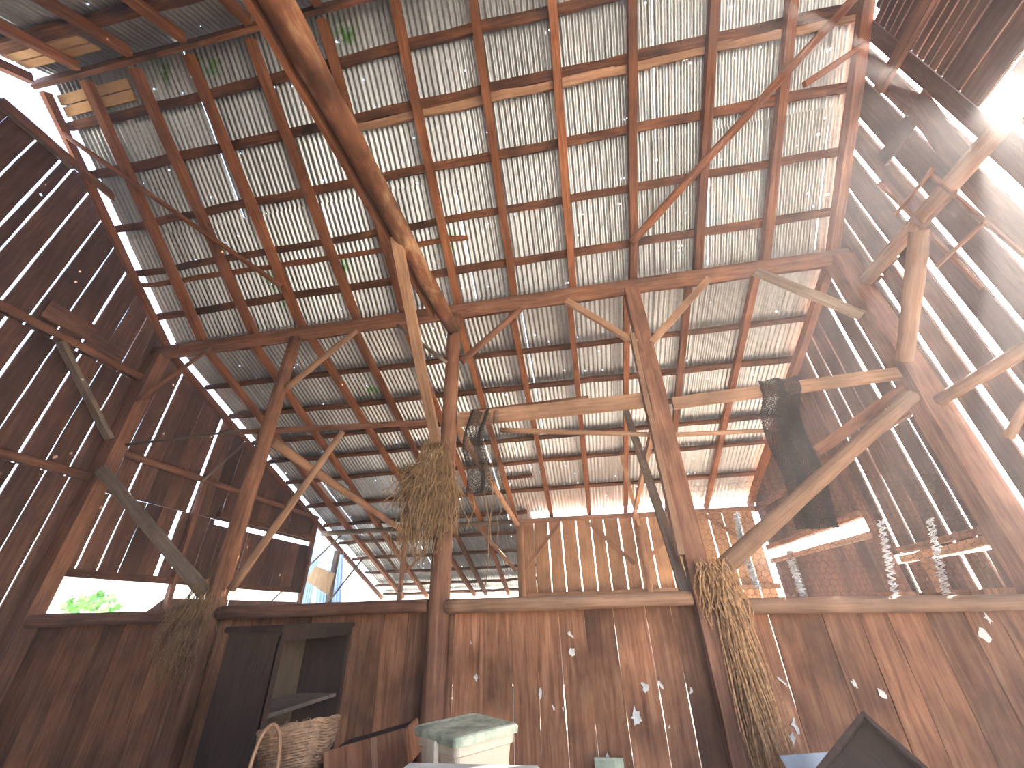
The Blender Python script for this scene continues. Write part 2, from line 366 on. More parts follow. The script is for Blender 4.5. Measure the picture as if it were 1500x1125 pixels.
for za, zb, Ya, Yb in ((4.84, 5.08, 2.66, 3.2), (4.76, 4.98, 3.18, 3.62)):
    timber('patch_board', (XL-.015, Ya, (za+zb)/2), (XL-.015, Yb, (za+zb)/2), .02, zb-za, M_WALL, wl)
pole('gable_rail', (XL+.02, -.2, 6.86), (XL+.02, 2.05, 6.86), .06, .055, M_GREY, wl)

# ------------------------------------------------------------------ right gable wall
wr = root('wall_right'); tag(wr, 'sun-pierced gable wall of loose upright boards beside the ladder', 'wall', kind='structure')
XC = XR+.05
board_run('Y', XC, 2.28, 4.0, 4.64, clip(9), [(2.44, .045), (2.66, .03), (2.97, .045), (3.22, .06), (3.52, .03), (3.78, .03)], M_WALL, wr)
# slatted hatch high in the gable: level boards with thin slits
z = 4.98
while z < 6.85:
    h = .26 if z < 5.5 else .10
    y1 = min(2.27, YR+(ZR+.0-z-h)/.81)
    y0 = YR-(ZR-z-h)/.81
    if y1-y0 > .1: timber('slat', (XC, max(y0, -1.4), z+h/2), (XC, y1, z+h/2), .022, h-rnd(.012, .02), M_WALL, wr, jit=.003)
    z += h
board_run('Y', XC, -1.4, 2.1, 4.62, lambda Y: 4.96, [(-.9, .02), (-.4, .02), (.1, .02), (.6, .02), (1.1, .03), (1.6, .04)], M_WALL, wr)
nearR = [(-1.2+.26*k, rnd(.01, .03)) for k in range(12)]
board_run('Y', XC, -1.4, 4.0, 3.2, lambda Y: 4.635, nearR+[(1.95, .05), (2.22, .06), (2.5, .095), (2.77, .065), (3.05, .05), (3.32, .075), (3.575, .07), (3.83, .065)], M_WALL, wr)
# unseen opening added to let sunlight bounce off the floor (no boards from the front corner to Y = 1.45)
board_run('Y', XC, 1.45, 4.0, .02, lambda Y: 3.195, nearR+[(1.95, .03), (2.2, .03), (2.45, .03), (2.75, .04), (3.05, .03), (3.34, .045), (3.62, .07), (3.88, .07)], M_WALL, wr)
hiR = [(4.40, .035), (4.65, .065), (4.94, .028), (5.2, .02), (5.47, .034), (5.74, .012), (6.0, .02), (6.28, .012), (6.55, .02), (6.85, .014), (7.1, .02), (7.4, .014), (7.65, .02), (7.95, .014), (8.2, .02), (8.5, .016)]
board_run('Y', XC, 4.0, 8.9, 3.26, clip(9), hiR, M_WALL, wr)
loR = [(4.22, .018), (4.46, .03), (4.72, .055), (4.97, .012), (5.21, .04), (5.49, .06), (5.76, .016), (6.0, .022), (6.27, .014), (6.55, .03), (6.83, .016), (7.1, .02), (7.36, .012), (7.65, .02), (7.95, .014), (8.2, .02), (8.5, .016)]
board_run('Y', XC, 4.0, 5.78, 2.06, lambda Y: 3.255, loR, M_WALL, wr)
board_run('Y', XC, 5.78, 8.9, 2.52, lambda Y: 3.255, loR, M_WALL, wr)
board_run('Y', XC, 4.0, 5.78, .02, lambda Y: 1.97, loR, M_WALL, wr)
# low opening added out of view behind the partition to light the aisle
board_run('Y', XC, 5.78, 8.9, 1.42, lambda Y: 2.36, loR, M_WALL, wr)
pole('girt', (XR-.05, -1.4, 4.5), (XR-.05, 3.86, 4.68), .085, .07, M_TAN, wr, segs=16)
pole('girt', (XR-.05, -1.4, 3.14), (XR-.05, 3.9, 3.2), .06, .055, M_TAN, wr, segs=16)
timber('girt', (XR-.02, 1.5, 6.03), (XR-.02, 2.6, 6.05), .05, .13, M_POST, wr, jit=.005)
timber('girt', (XR+.0, 4.15, 2.04), (XR+.0, 5.45, 2.00), .05, .07, M_TAN, wr, jit=.006)
timber('girt', (XR+.0, 4.15, 2.13), (XR+.0, 5.45, 2.09), .04, .06, M_POST, wr, jit=.006)
timber('girt', (XR+.0, 4.15, 3.3), (XR+.0, 8.9, 3.28), .05, .1, M_POST, wr, jit=.005)
timber('girt', (XR+.0, 5.8, 2.56), (XR+.0, 8.9, 2.56), .05, .08, M_POST, wr, jit=.005)
timber('girt', (XR+.0, 5.8, 2.31), (XR+.0, 8.9, 2.33), .05, .07, M_TAN, wr, jit=.005)
timber('stud', (XR-.0, 5.62, 1.6), (XR-.0, 5.72, 3.3), .12, .05, M_POST, wr, ref=(1, 0, 0))
timber('stud', (XR-.0, 4.98, 1.2), (XR-.0, 5.12, 2.05), .14, .04, M_TAN, wr, ref=(1, 0, 0))
timber('stud', (XR-.0, 8.05, 1.0), (XR-.0, 8.05, 2.4), .10, .07, M_GREY, wr, ref=(1, 0, 0))
timber('patch_board', (XR+.02, 2.62, 5.50), (XR+.02, 3.02, 5.53), .03, .16, M_DARK, wr)
timber('patch_board', (XR+.025, 2.5, 5.6), (XR+.025, 2.58, 4.7), .20, .02, M_WALL, wr, ref=(1, 0, 0))

# ------------------------------------------------------------------ partition between the posts
wb = root('wall_back'); tag(wb, 'low partition of wide reddish upright boards under the log rail', 'wall', kind='structure')
X = XL+.02
while X < XR-.1:
    wd = rnd(.19, .28); x1 = min(X+wd, XR-.01)
    top = 1.66+rnd(-.015, .01)
    vboard('board', 'X', YP+.11, X, x1, .02, top, top, .024, M_PART, wb)
    X = x1+random.choice((.002, .003, .004, .004, .007, .010))
def scrap(x, y, s):
    c = onY(x, y, YP+.090); n = random.randint(8, 13); V = [(0, 0, 0)]; asp = rnd(.35, .7); t = rnd(-.7, .7)
    for k in range(n):
        a = 2*math.pi*k/n; r = s*rnd(.3, 1.25); u, v = r*math.cos(a)*asp, r*math.sin(a)
        V.append((.85*(u*math.cos(t)-v*math.sin(t)), -rnd(.001, .008), .85*(u*math.sin(t)+v*math.cos(t))))
    o = link('paper_and_sun_spot', V, [(0, 1+k, 1+(k+1) % n) for k in range(n)], M_PAPER_SUN, wb); o.location = c
    o.modifiers.new('thickness', 'SOLIDIFY').thickness = .0015
for x, y, s in ((791, 1016, .06), (811, 1037, .035), (697, 992, .04), (836, 930, .04), (838, 955, .05), (945, 1007, .05), (968, 1004, .045), (930, 1049, .07), (937, 1052, .03), (1147, 999, .05), (1163, 1060, .06), (1160, 1080, .05), (1251, 1001, .045), (1291, 1015, .04), (825, 1038, .02), (690, 941, .02), (980, 1065, .018), (890, 1108, .03), (1012, 1012, .03), (1440, 930, .06), (1446, 905, .05)):  # the last two are painted sun spots, the others paper scraps
    scrap(x, y, s)

# ------------------------------------------------------------------ far wall
wf = root('wall_far'); tag(wf, 'short far wall of tan boards with even bright slits under the eave', 'wall', kind='structure')
X = -1.36; 
while X < XR-.05:
    x1 = min(X+rnd(.25, .29), XR)
    vboard('board', 'X', YF+.06, X, x1, 1.40 if -.8 < X < 2.9 else .02, 3.30, 3.30, .024, M_FAR, wf)  # lower boards left out, unseen, to let sun onto the aisle floor
    X = x1+rnd(.012, .03)
timber('eave_plate', (-1.45, YF, 3.33), (XR, YF, 3.30), .10, .09, M_TAN, wf, jit=.006)
timber('sill_plate', (-1.45, YF, 1.9), (XR, YF, 1.9), .08, .08, M_TAN, wf, jit=.006)

# ------------------------------------------------------------------ timber frame: every post, beam and brace is a thing
def thing(o, label, cat, group=None): return tag(o, label, cat, group)
YT = YP-.0
thing(timber('corner_post', (XL+.06, YP, 0), (XL+.06, YP, 5.12), .20, .17, M_POST, ref=(0, 1, 0), jit=.008), 'square brown corner post standing in the dark left gable wall', 'post')
thing(pole('log_post', (-3.80, YP, 0), (-3.78, YP, 5.1), .105, .075, M_POST, segs=16), 'log post beside the dark open cabinet', 'post')
thing(pole('log_post', (-1.42, YP, 0), (-1.41, YP, 5.1), .10, .085, M_POST, segs=16, bend=.02), 'log post wearing the big clump of straw', 'post')
thing(timber('hewn_post', (.92, YP, 0), (.93, YP, 5.12), .17, .16, M_POST, ref=(0, 1, 0), jit=.008, segs=10), 'reddish hewn post with reeds hanging down its side', 'post')
thing(timber('corner_post', (XR-.06, YP, 0), (XR-.06, YP, 5.15), .22, .20, M_POST, ref=(0, 1, 0), jit=.010, segs=10), 'thick reddish corner post standing in the sun-pierced gable wall', 'post')
thing(timber('splice_plank', (.80, YP-.06, 4.38), (.80, YP-.06, 2.0), .05, .12, M_TAN, ref=(0, 1, 0)), 'tan plank nailed along the side of the hewn post', 'plank')
thing(pole('plate_log', (XL-.02, YP, 5.19), (XR+.02, YP, 5.19), .10, .09, M_POST, segs=30, jit=.05), 'long dark red log beam lying across the post tops', 'beam')
rails = [(-6.05, -3.9, 1.66, 'rail log above the dark boards, with the open gap over it'), (-3.68, -1.5, 1.68, 'rail log over the dark open cabinet'), (-1.32, .82, 1.67, 'orange-brown rail log between the straw post and the reed post'), (1.02, XR-.15, 1.60, 'long sunlit rail log under the chicken wire')]
for a, b, zz, lb in rails:
    thing(pole('rail_log', (a, YP-.02, zz), (b, YP-.02, zz-(.03 if a > 1 else 0)), .062, .055, M_TAN if a > -1.4 else M_POST, segs=16), lb, 'rail')
def brace(px0, px1, wd, label, mat=M_POST, Y=YP-.06, roundp=False, name='knee_brace', ext=0.):
    a, b = onY(*px0, Y), onY(*px1, Y)
    if roundp: o = pole(name, a, b, wd/2, wd/2*.85, mat)
    else: o = timber(name, a, b, wd, .05, mat, ref=(0, 1, 0))
    return thing(o, label, 'brace')
brace((197, 590), (309, 510), .06, 'thin knee brace from the left corner post up to the beam', roundp=True)
brace((420, 568), (523, 484), .085, 'tan knee brace rising from the log post by the cabinet', M_TAN, roundp=True)
brace((676, 530), (763, 453), .09, 'reddish knee brace on the reed-post side of the straw post', M_POST, roundp=True)
brace((655, 532), (582, 476), .05, 'thin grey knee brace on the cabinet side of the straw post', M_GREY, roundp=True)
brace((932, 503), (830, 441), .075, 'slim knee brace from the hewn post toward the straw post', M_TAN)
brace((954, 502), (1038, 408), .075, 'slim knee brace from the hewn post toward the ladder wall', M_TAN)
brace((1263, 462), (1107, 398), .11, 'flat plank knee brace reaching the corner post of the sun-pierced wall', M_GREY)
brace((148, 688), (300, 868), .12, 'grey plank brace sloping down from the left corner post to the rail', M_GREY, name='diagonal_brace')
brace((338, 864), (502, 632), .085, 'crooked pole brace rising from the foot rail beside the cabinet post', M_TAN, roundp=True, name='diagonal_brace')
brace((1052, 838), (1335, 580), .15, 'heavy round log brace rising from the reed post to the sunny corner post', M_TAN, roundp=True, name='diagonal_brace')
brace((1196, 662), (1325, 568), .10, 'short rough slab brace lying just above the heavy log brace', M_POST, Y=YP+.06, name='diagonal_brace')
def tie(px0, px1, wd, label, mat, Y=YP, roundp=False, dp=.06):
    a, b = onY(*px0, Y), onY(*px1, Y)
    o = pole('tie_pole', a, b, wd/2, wd/2*.8, mat) if roundp else timber('tie_beam', a, b, dp, wd, mat, ref=(0, 0, 1))
    return thing(o, label, 'beam')
tie((672, 615), (950, 586), .16, 'thick tan tie beam between the straw post and the hewn post', M_TAN)
tie((733, 630), (962, 637), .06, 'thin straight pole just under the thick tie beam', M_TAN, roundp=True, Y=YP+.05)
tie((985, 591), (1315, 547), .12, 'tie beam with the dark netting folded over it', M_TAN)
tie((180, 652), (378, 628), .04, 'thin grey pole tied across beside the left corner post', M_GREY, roundp=True, Y=YP+.05)
tie((330, 634), (640, 618), .08, 'pole tie between the cabinet post and the straw post', M_POST, roundp=True, Y=YP+.08)
tie((690, 603), (862, 582), .05, 'rough slanting stick lying above the thick tie beam', M_POST, roundp=True, Y=YP+.16)
tie((985, 637), (1140, 630), .05, 'thin pole under the netting tie beam', M_TAN, roundp=True, Y=YP+.12)

# log tie running from the straw post toward the camera, and its knee plank
thing(pole('tie_log', (-1.40, YP-.05, 4.83), (-1.41, -1.3, 4.62), .085, .10, M_BARK, segs=26, jit=.09), 'long bark-flecked log running out overhead from the straw post', 'beam')
thing(timber('tie_plank', (-1.55, YP-.4, 4.84), (-1.56, -1.3, 4.63), .04, .13, M_RAFT, jit=.004), 'reddish plank fixed along the side of the bark-flecked log', 'plank')
thing(timber('knee_plank', (-1.47, 3.80, 3.22), (-1.47, 2.36, 4.76), .06, .10, M_TAN, ref=(1, 0, 0)), 'straight tan plank bracing the bark-flecked log from the straw post', 'brace')
# aisle ties running back to the far row
def aisle(p0, p1, r, label, mat=M_TAN): return thing(pole('aisle_tie', p0, p1, r, r*.85, mat, segs=12), label, 'beam')
aisle((-3.8, 4.12, 3.57), (-3.9, 8.8, 3.2), .065, 'rough log tie running back from the cabinet post to a far post')
aisle((-1.41, 4.12, 3.62), (-1.40, 8.78, 3.24), .055, 'log tie running back from the straw post to the far wall corner')
thing(timber('aisle_brace', (.80, 5.66, 4.44), (.80, 4.03, 1.66), .05, .09, M_GREY, ref=(1, 0, 0)), 'grey plank leaning from the hewn post foot up to the aisle roof', 'brace')
thing(timber('aisle_tie', (.93, 4.12, 3.5), (1.02, 8.8, 3.22), .06, .09, M_TAN), 'sawn tie running back from the hewn post over the far wall', 'beam')
thing(timber('aisle_brace', (.80, 7.0, 4.02), (1.10, 8.75, 3.1), .07, .07, M_TAN, ref=(1, 0, 0)), 'short tan strut below the eave in front of the far wall', 'brace')
# far row posts and braces
def fpost(x, z1, label, r=.07, z0=0.): return thing(pole('far_post', (x, YF-.1, z0), (x, YF-.1, z1), r, r*.9, M_TAN), label, 'post')
fpost(-1.36, 3.28, 'tan post at the open end of the far wall', .085)
fpost(1.1, 3.25, 'slim tan post in the middle of the far wall', .06)
fpost(-3.95, 3.22, 'slim pole post under the far open aisle roof', .06)
def fbrace(a, b, label, wd=.07, Y=YF-.07, mat=M_TAN):
    return thing(timber('far_brace', onY(*a, Y), onY(*b, Y), wd, .05, mat, ref=(0, 1, 0)), label, 'brace')
fbrace((768, 834), (820, 766), 'knee brace against the tan boards beside the far wall end post')
fbrace((930, 826), (862, 766), 'knee brace on the far wall leaning from its middle post toward the end post')
fbrace((944, 826), (992, 768), 'knee brace on the far wall leaning from its middle post toward the reed post')
fbrace((756, 836), (698, 770), 'knee brace outside the far wall end post under the open aisle roof')
fbrace((1034, 755), (1088, 792), 'knee brace at the sunny end of the far wall')
fbrace((584, 838), (540, 780), 'thin brace on the cabinet side of the far pole post', .05)
fbrace((594, 838), (624, 806), 'thin brace on the straw side of the far pole post', .05)
thing(pole('far_plate', (XL+.05, YF, 3.34), (-1.45, YF, 3.34), .06, .05, M_GREY, segs=14), 'grey pole plate under the far open aisle roof', 'beam')
thing(pole('far_plate', (XL+.05, 12.35, 1.84), (-1.2, 12.35, 1.84), .05, .05, M_GREY, segs=14), 'low grey pole plate at the outer eave of the far aisle', 'beam')
for px0, px1, lb in [((449, 832), (506, 778), 'thin dark stick leaning in the far bright corner, upper one'), ((487, 874), (533, 816), 'thin dark stick leaning in the far bright corner, lower one')]:
    a, b = onY(*px1, 9.2), onY(*px0, 9.2); e = a+(b-a)*(a.z/(a.z-b.z)) if a.z > b.z else b
    thing(pole('leaning_stick', a, e, .022, .018, M_GREY), lb, 'stick')
thing(timber('sheet_post', (XL+.2, 9.4, 0), (XL+.2, 9.4, 3.02), .1, .1, M_GREY, ref=(0, 1, 0)), 'grey post in the bright far corner behind the corrugated scraps', 'post')
wo_ = root('wall_outer'); tag(wo_, 'low board wall under the outer eave of the far aisle', 'wall', kind='structure')
for x in (-6.0, -3.9, -1.3): pole('eave_post', (x, 12.35, 0), (x, 12.35, 1.8), .06, .055, M_GREY, wo_)
board_run('X', 12.44, XL, XR, .02, lambda x: 1.66, [], M_WALL, wo_)
board_run('Y', -.95, YF+.1, 12.4, .02, lambda Y: roofz(Y)+.1, [], M_WALL, wo_)
wfr = root('wall_front_unseen'); tag(wfr, 'unseen front side of the barn, left open for daylight, with boards added to darken the left', 'wall', kind='structure')
for x in (XL+.06, -3.8, -1.42, .92, XR-.06): pole('log_post', (x, -1.35, 0), (x, -1.35, 5.1), .09, .08, M_POST, wfr)
pole('plate_log', (XL, -1.35, 5.19), (XR, -1.35, 5.19), .10, .09, M_POST, wfr, segs=16)
board_run('X', -1.47, XL, -.1, .02, lambda x: 5.2, [(XL+.3*k, .008) for k in range(1, 20)], M_WALL, wfr)  # boards added behind the viewer to keep the left side dark

# poles fixed under the roof slopes and walls
def upole(a, b, r, label, off=-.035): 
    p0 = plane(*a, N_UP, N_UP.dot(rp(0, 3))+off); p1 = plane(*b, N_UP, N_UP.dot(rp(0, 3))+off)
    return thing(pole('sway_pole', p0, p1, r, r*.85, M_RAFT, segs=12), label, 'brace')
upole((925, 355), (1262, -14), .05, 'long straight sway pole nailed slantwise under the rafters near the ladder wall')
upole((1178, 124), (1268, 64), .035, 'short stick nailed under the rafters beside the long sway pole')
upole((413, 420), (92, 196), .035, 'dark sway pole crossing the rafters by the open gable')
def wpole(a, b, X, r, label, mat=M_POST, flatw=None, nm='wall_brace'):
    p0, p1 = onX(*a, X), onX(*b, X)
    o = timber(nm, p0, p1, .05, flatw, mat, ref=(1, 0, 0)) if flatw else pole(nm, p0, p1, r, r*.9, mat)
    return thing(o, label, 'brace')
wpole((0, 147), (207, 323), XL+.12, .055, 'collar pole crossing the open top of the dark gable', M_POST)
wpole((88, 500), (160, 642), XL+.13, .05, 'grey slab brace on the dark gable wall between girt and corner post', M_GREY, .10)
wpole((295, 706), (359, 648), XL+.12, .025, 'thin grey stick brace on the dark gable wall of the aisle', M_GREY)
wpole((1346, 338), (1325, 528), XR-.20, .075, 'stubby pale log hanging from the girt against the sunny corner post', M_TAN)
wpole((1478, 640), (1505, 590), XR-.10, .035, 'short stick on the sunny gable wall under the lower girt', M_TAN)
lad = root('wall_ladder', (XR-.16, 2.8, 3.9)); tag(lad, 'crude stick ladder nailed to the sun-pierced gable wall', 'ladder')
def lp(nm, a, b, wd): 
    o = timber(nm, Vector(a), Vector(b), wd*.62, .024, M_POST, ref=(1, 0, 0)); o.parent = lad; o.matrix_parent_inverse = Matrix.Translation(-Vector(lad.location))
lp('rail', (XR-.16, 3.02, 5.2), (XR-.16, 2.92, 3.7), .045); lp('rail', (XR-.16, 2.66, 4.8), (XR-.16, 2.56, 3.5), .045)
for zz in (4.76, 4.44, 4.07): lp('rung', (XR-.19, 3.06, zz+.01), (XR-.19, 2.58, zz-.01), .04)

# ------------------------------------------------------------------ straw, reeds, netting, wire
def tubes(paths, name, mat, r=.003, sides=3, parent=None):
    V, Fc = [], []
    for P in paths:
        base = len(V); n = len(P); rr = r*rnd(.7, 1.3)
        for i, p in enumerate(P):
            d = (P[min(i+1, n-1)]-P[max(i-1, 0)]).normalized()
            a = d.cross(Vector((.3, .9, .2))).normalized(); b = d.cross(a)
            for k in range(sides):
                t = 2*math.pi*k/sides; V.append(p+(a*math.cos(t)+b*math.sin(t))*rr)
        for i in range(n-1):
            for k in range(sides):
                u, v = base+i*sides+k, base+i*sides+(k+1) % sides
                Fc.append((u, v, v+sides, u+sides))
    return link(name, V, Fc, mat, parent)
def hang(c, rx, ry, ztop, zbot, n, tangle, sag=.1, seg=7):
    out = []
    for _ in range(n):
        a = rnd(0, 6.28); q = math.sqrt(random.random())
        p = Vector((c[0]+rx*q*math.cos(a), c[1]+ry*q*math.sin(a), ztop-abs(random.gauss(0, .25))*(ztop-zbot)))
        L = (p.z-zbot)*rnd(.25, 1.0); P = [p.copy()]; d = Vector((rnd(-1, 1), rnd(-1, 1), -rnd(.3, 1)))
        for _i in range(seg):
            d = (d*tangle+Vector((rnd(-1, 1)*tangle, rnd(-1, 1)*tangle, -1))).normalized()
            p = p+d*L/seg; P.append(p.copy())
        out.append(P)
    return out
st = hang((-1.50, YP-.12), .16, .13, 3.30, 2.2, 260, .75)+hang((-1.56, YP-.13), .27, .13, 3.02, 2.4, 520, 2.2)+hang((-1.56, YP-.1), .24, .1, 2.75, 1.98, 150, .6)+hang((-1.36, YP-.12), .12, .08, 2.9, 2.2, 120, .9)
thing(tubes(st, 'straw_clump', M_STRAW, .0042), 'big shaggy clump of brown straw wrapped round the log post', 'straw')
st = hang((-3.95, YF-.15), .14, .1, 3.42, 2.9, 120, 1.0)
thing(tubes(st, 'straw_clump', M_STRAW, .006), 'small tuft of straw caught on the far pole post', 'straw')
st = hang((1.07, YP-.12), .085, .06, 1.92, .40, 260, .22, seg=6)+hang((1.03, YP-.10), .15, .09, 1.97, 1.40, 200, .9)
thing(tubes(st, 'reed_bundle', M_REED, .0045), 'golden bundle of dry reeds hanging down the hewn post', 'reeds')
st = hang((-3.86, YP-.1), .2, .1, 2.0, 1.0, 200, .8)+hang((-4.1, YP-.05), .25, .06, 1.8, 1.5, 80, 1.3)
thing(tubes(st, 'straw_clump', M_STRAW, .0035), 'dusty straw and cobweb tuft where the cabinet post meets its rail', 'straw')
# loose stalks dangling between the posts
st = []
for x0, y0, x1, y1 in ((700, 620, 690, 770), (722, 640, 712, 862), (708, 650, 716, 800), (735, 690, 730, 800), (655, 770, 650, 850)):
    a, b = onY(x0, y0, YP+.1), onY(x1, y1, YP+.1); st.append([a.lerp(b, k/6)+Vector((rnd(-.03, .03), rnd(-.03, .03), 0)) for k in range(7)])
thing(tubes(st, 'hanging_vines', M_STRAW, .006), 'thin dry vines dangling beside the straw post netting', 'vine')

def hexnet(wd, ht, cell, place, name, mat, r, sides=3):
    """chicken wire: hexagon edges as thin wires; place(u, v) -> point"""
    paths = []; h = cell*.5; rows = int(ht/(cell*.75)); cols = int(wd/cell)
    for j in range(rows):
        for i in range(cols):
            cx = (i+(.5 if j % 2 else 0))*cell; cy = j*cell*.75
            q = [(cx-h, cy+h*.5), (cx, cy+h), (cx+h, cy+h*.5), (cx+h, cy-h*.5)]
            paths.append([place(u, v) for u, v in q])
    return tubes(paths, name, mat, r, sides)
def drape(cx, Y, ztop, wd, ht, seed, fold=.05, lean=0.):
    def f(u, v):
        s = u/wd; return Vector((cx+(s-.5)*wd*.55+.04*math.sin(v*7+seed)+lean*v, Y+fold*math.sin(s*9+seed+v*2), ztop-v))
    return f
thing(hexnet(.70, 1.45, .021, lambda u, v: Vector((2.11+(u/.7-.5)*.36+.02*math.sin(v*7+1)-.04*v, YP-.055+.13*min(1, max(0, (v-.16)/.15))+.025*math.sin(u*16+v*2), 3.62-v)), 'wire_netting', M_WIRE, .0052), 'dark wire netting hanging in folds over the tie beam by the heavy log brace', 'netting')
thing(hexnet(.45, .95, .022, drape(-1.05, YP-.07, 3.60, .45, .95, 2.2, .05), 'wire_netting', M_WIRE, .0042), 'dark wire netting strip hanging next to the straw clump', 'netting')
thing(hexnet(.3, .8, .028, drape(-.84, YP-.05, 3.58, .3, .8, 4.2, .04), 'wire_netting', M_WIRE, .002), 'thin see-through netting strip hanging from the thick tie beam', 'netting')
cwz = 1.66
thing(hexnet(2.2, 1.0, .06, lambda u, v: Vector((1.08+u, YP+.10+.03*math.sin(u*6)+.02*math.sin(v*9+u*3), cwz+v)), 'chicken_wire', M_WIRE, .0017), 'chicken wire panel stretched above the sunlit rail log', 'netting')
for (xa, ya, xb, yb), lb in (((1079, 752, 1086, 790), 'crumpled wire edge coloured as a sun glint above the far knee brace'), ((1096, 822, 1110, 862), 'short crumpled wire edge coloured as a sun glint beside the reeds'), ((1158, 820, 1182, 888), 'crumpled wire edge coloured as a sun glint beside the bleached stud'), ((1290, 762, 1313, 880), 'long crumpled wire edge coloured as a sun glint on the dark stud'), ((1362, 760, 1388, 880), 'long crumpled wire edge coloured as a sun glint crossing the short girts')):
    a, b = onY(xa, ya, YP+.06), onY(xb, yb, YP+.06); st = []
    for s in range(5):
        n = 46; ph = rnd(0, 6); st.append([a.lerp(b, k/n)+Vector((.030*math.sin(k*1.7+ph)*rnd(.5, 1.2), .03*math.cos(k*1.7+ph), rnd(-.008, .008))) for k in range(n+1)])
    thing(tubes(st, 'crumpled_wire', M_GLINT, .0032), lb, 'wire')

# ------------------------------------------------------------------ furniture and clutter below the rail
def box_at(nm, x0, x1, y0, y1, z0, z1, mat, par, bev=.004):
    bm = bmesh.new(); bmesh.ops.create_cube(bm, size=1)
    for v in bm.verts: v.co = Vector(((x1-x0)*v.co.x, (y1-y0)*v.co.y, (z1-z0)*v.co.z))
    bmesh.ops.bevel(bm, geom=bm.edges[:], offset=bev, segments=2, affect='EDGES')
    me = bpy.data.meshes.new(nm); bm.to_mesh(me); bm.free(); me.materials.append(mat)
    o = bpy.data.objects.new(nm, me); COL.objects.link(o); o.location = ((x0+x1)/2, (y0+y1)/2, (z0+z1)/2)
    if par: o.parent = par
    return o
# cabinet: end panel faces the camera, open front faces the straw post
cb = root('open_cabinet', (-2.62, 2.98, 0)); tag(cb, 'dark wooden cabinet with an open front and one shelf', 'cabinet')
W, D, H = .42, .95, 1.57
box_at('side_panel', 0, W, 0, .03, .06, H-.04, M_DARK, cb); box_at('side_panel', 0, W, D-.03, D, .06, H-.04, M_DARK, cb)
box_at('back_panel', -.015, .012, .03, D-.03, .06, H-.04, M_BACK, cb)
box_at('top_panel', -.03, W+.025, -.03, D+.02, H-.04, H, M_DARK, cb, .008)
box_at('moulding', W-.01, W+.012, 0, D, H-.10, H-.04, M_DARK, cb)
box_at('shelf', .012, W-.03, .03, D-.03, 1.03, 1.055, M_GREY, cb); box_at('shelf', .012, W-.02, .03, D-.03, .50, .525, M_DARK, cb)
box_at('base_plinth', 0, W, 0, D, 0, .06, M_DARK, cb)
box_at('stile', W-.02, W+.006, 0, .045, .06, H-.06, M_DARK, cb); box_at('stile', W-.02, W+.006, D-.045, D, .06, H-.06, M_DARK, cb)

# bench under the basket
be = root('workbench', (-1.55, 2.62, 0)); tag(be, 'rough old bench holding the basket and the broken drawer', 'bench')
for k in range(4): box_at('plank', -.62, .5, -.40+.2*k, -.205+.2*k, .76, .80, M_POST, be)
for sx in (-.56, .44):
    for sy in (-.35, .35): box_at('leg', sx-.035, sx+.035, sy-.035, sy+.035, 0, .76, M_POST, be)
# woven bowl basket
def woven(nm, r0, r1, h, par, mat, rings=9, stakes=26):
    paths = []
    for j in range(rings*2):
        f = j/(rings*2-1); r = r0+(r1-r0)*math.sin(f*math.pi/2)
        paths.append([Vector(((r+.004*math.cos(k*math.pi+j*math.pi))*math.cos(2*math.pi*k/stakes), (r+.004*math.cos(k*math.pi+j*math.pi))*math.sin(2*math.pi*k/stakes), h*f)) for k in range(stakes+1)])
    o = tubes(paths, nm, mat, .0085, 4, par)
    return o
bk = root('bowl_basket', (-1.72, 2.70, .80)); tag(bk, 'round woven bowl basket tilted on the bench', 'basket'); bk.rotation_euler = (math.radians(-6), math.radians(-9), 0); bk.location.z = .835
woven('weave', .10, .205, .225, bk, M_WICK, 10)
V = [(0, 0, .01)]+[(.196*math.cos(a*math.pi/13)*f, .196*math.sin(a*math.pi/13)*f, z) for f, z in ((.45, .012), (.72, .06), (.9, .12), (1., .225)) for a in range(26)]
Fc = [(0, 1+k, 1+(k+1) % 26) for k in range(26)]+[(1+26*j+k, 1+26*j+(k+1) % 26, 27+26*j+(k+1) % 26, 27+26*j+k) for j in range(3) for k in range(26)]
link('lining', V, Fc, M_WICK, bk, True)
tubes([[Vector((.208*math.cos(2*math.pi*k/32), .208*math.sin(2*math.pi*k/32), .238+.004*math.sin(k*2.))) for k in range(33)]], 'rim', M_WICK, .014, 6, bk)
st = hang((0, 0), .12, .12, .27, .12, 60, 1.5); tubes(st, 'straw_filling', M_STRAW, .004, 3, bk)
# hoop-handled basket
hb = root('hoop_basket', (-1.66, 2.34, .80)); tag(hb, 'small basket with a tall pale hoop handle in front of the bowl basket', 'basket')
woven('weave', .07, .10, .12, hb, M_WICK, 6, 18)
tubes([[Vector((.055*math.cos(math.pi*k/20), .03*math.cos(math.pi*k/20), .06+.285*math.sin(math.pi*k/20)**.6)) for k in range(21)]], 'handle', M_TAN, .008, 6, hb)
V = [(0, 0, 0)]+[(.075*math.cos(a*math.pi/9), .075*math.sin(a*math.pi/9), .004) for a in range(18)]
link('base', V, [(0, 1+k, 1+(k+1) % 18) for k in range(18)], M_WICK, hb)
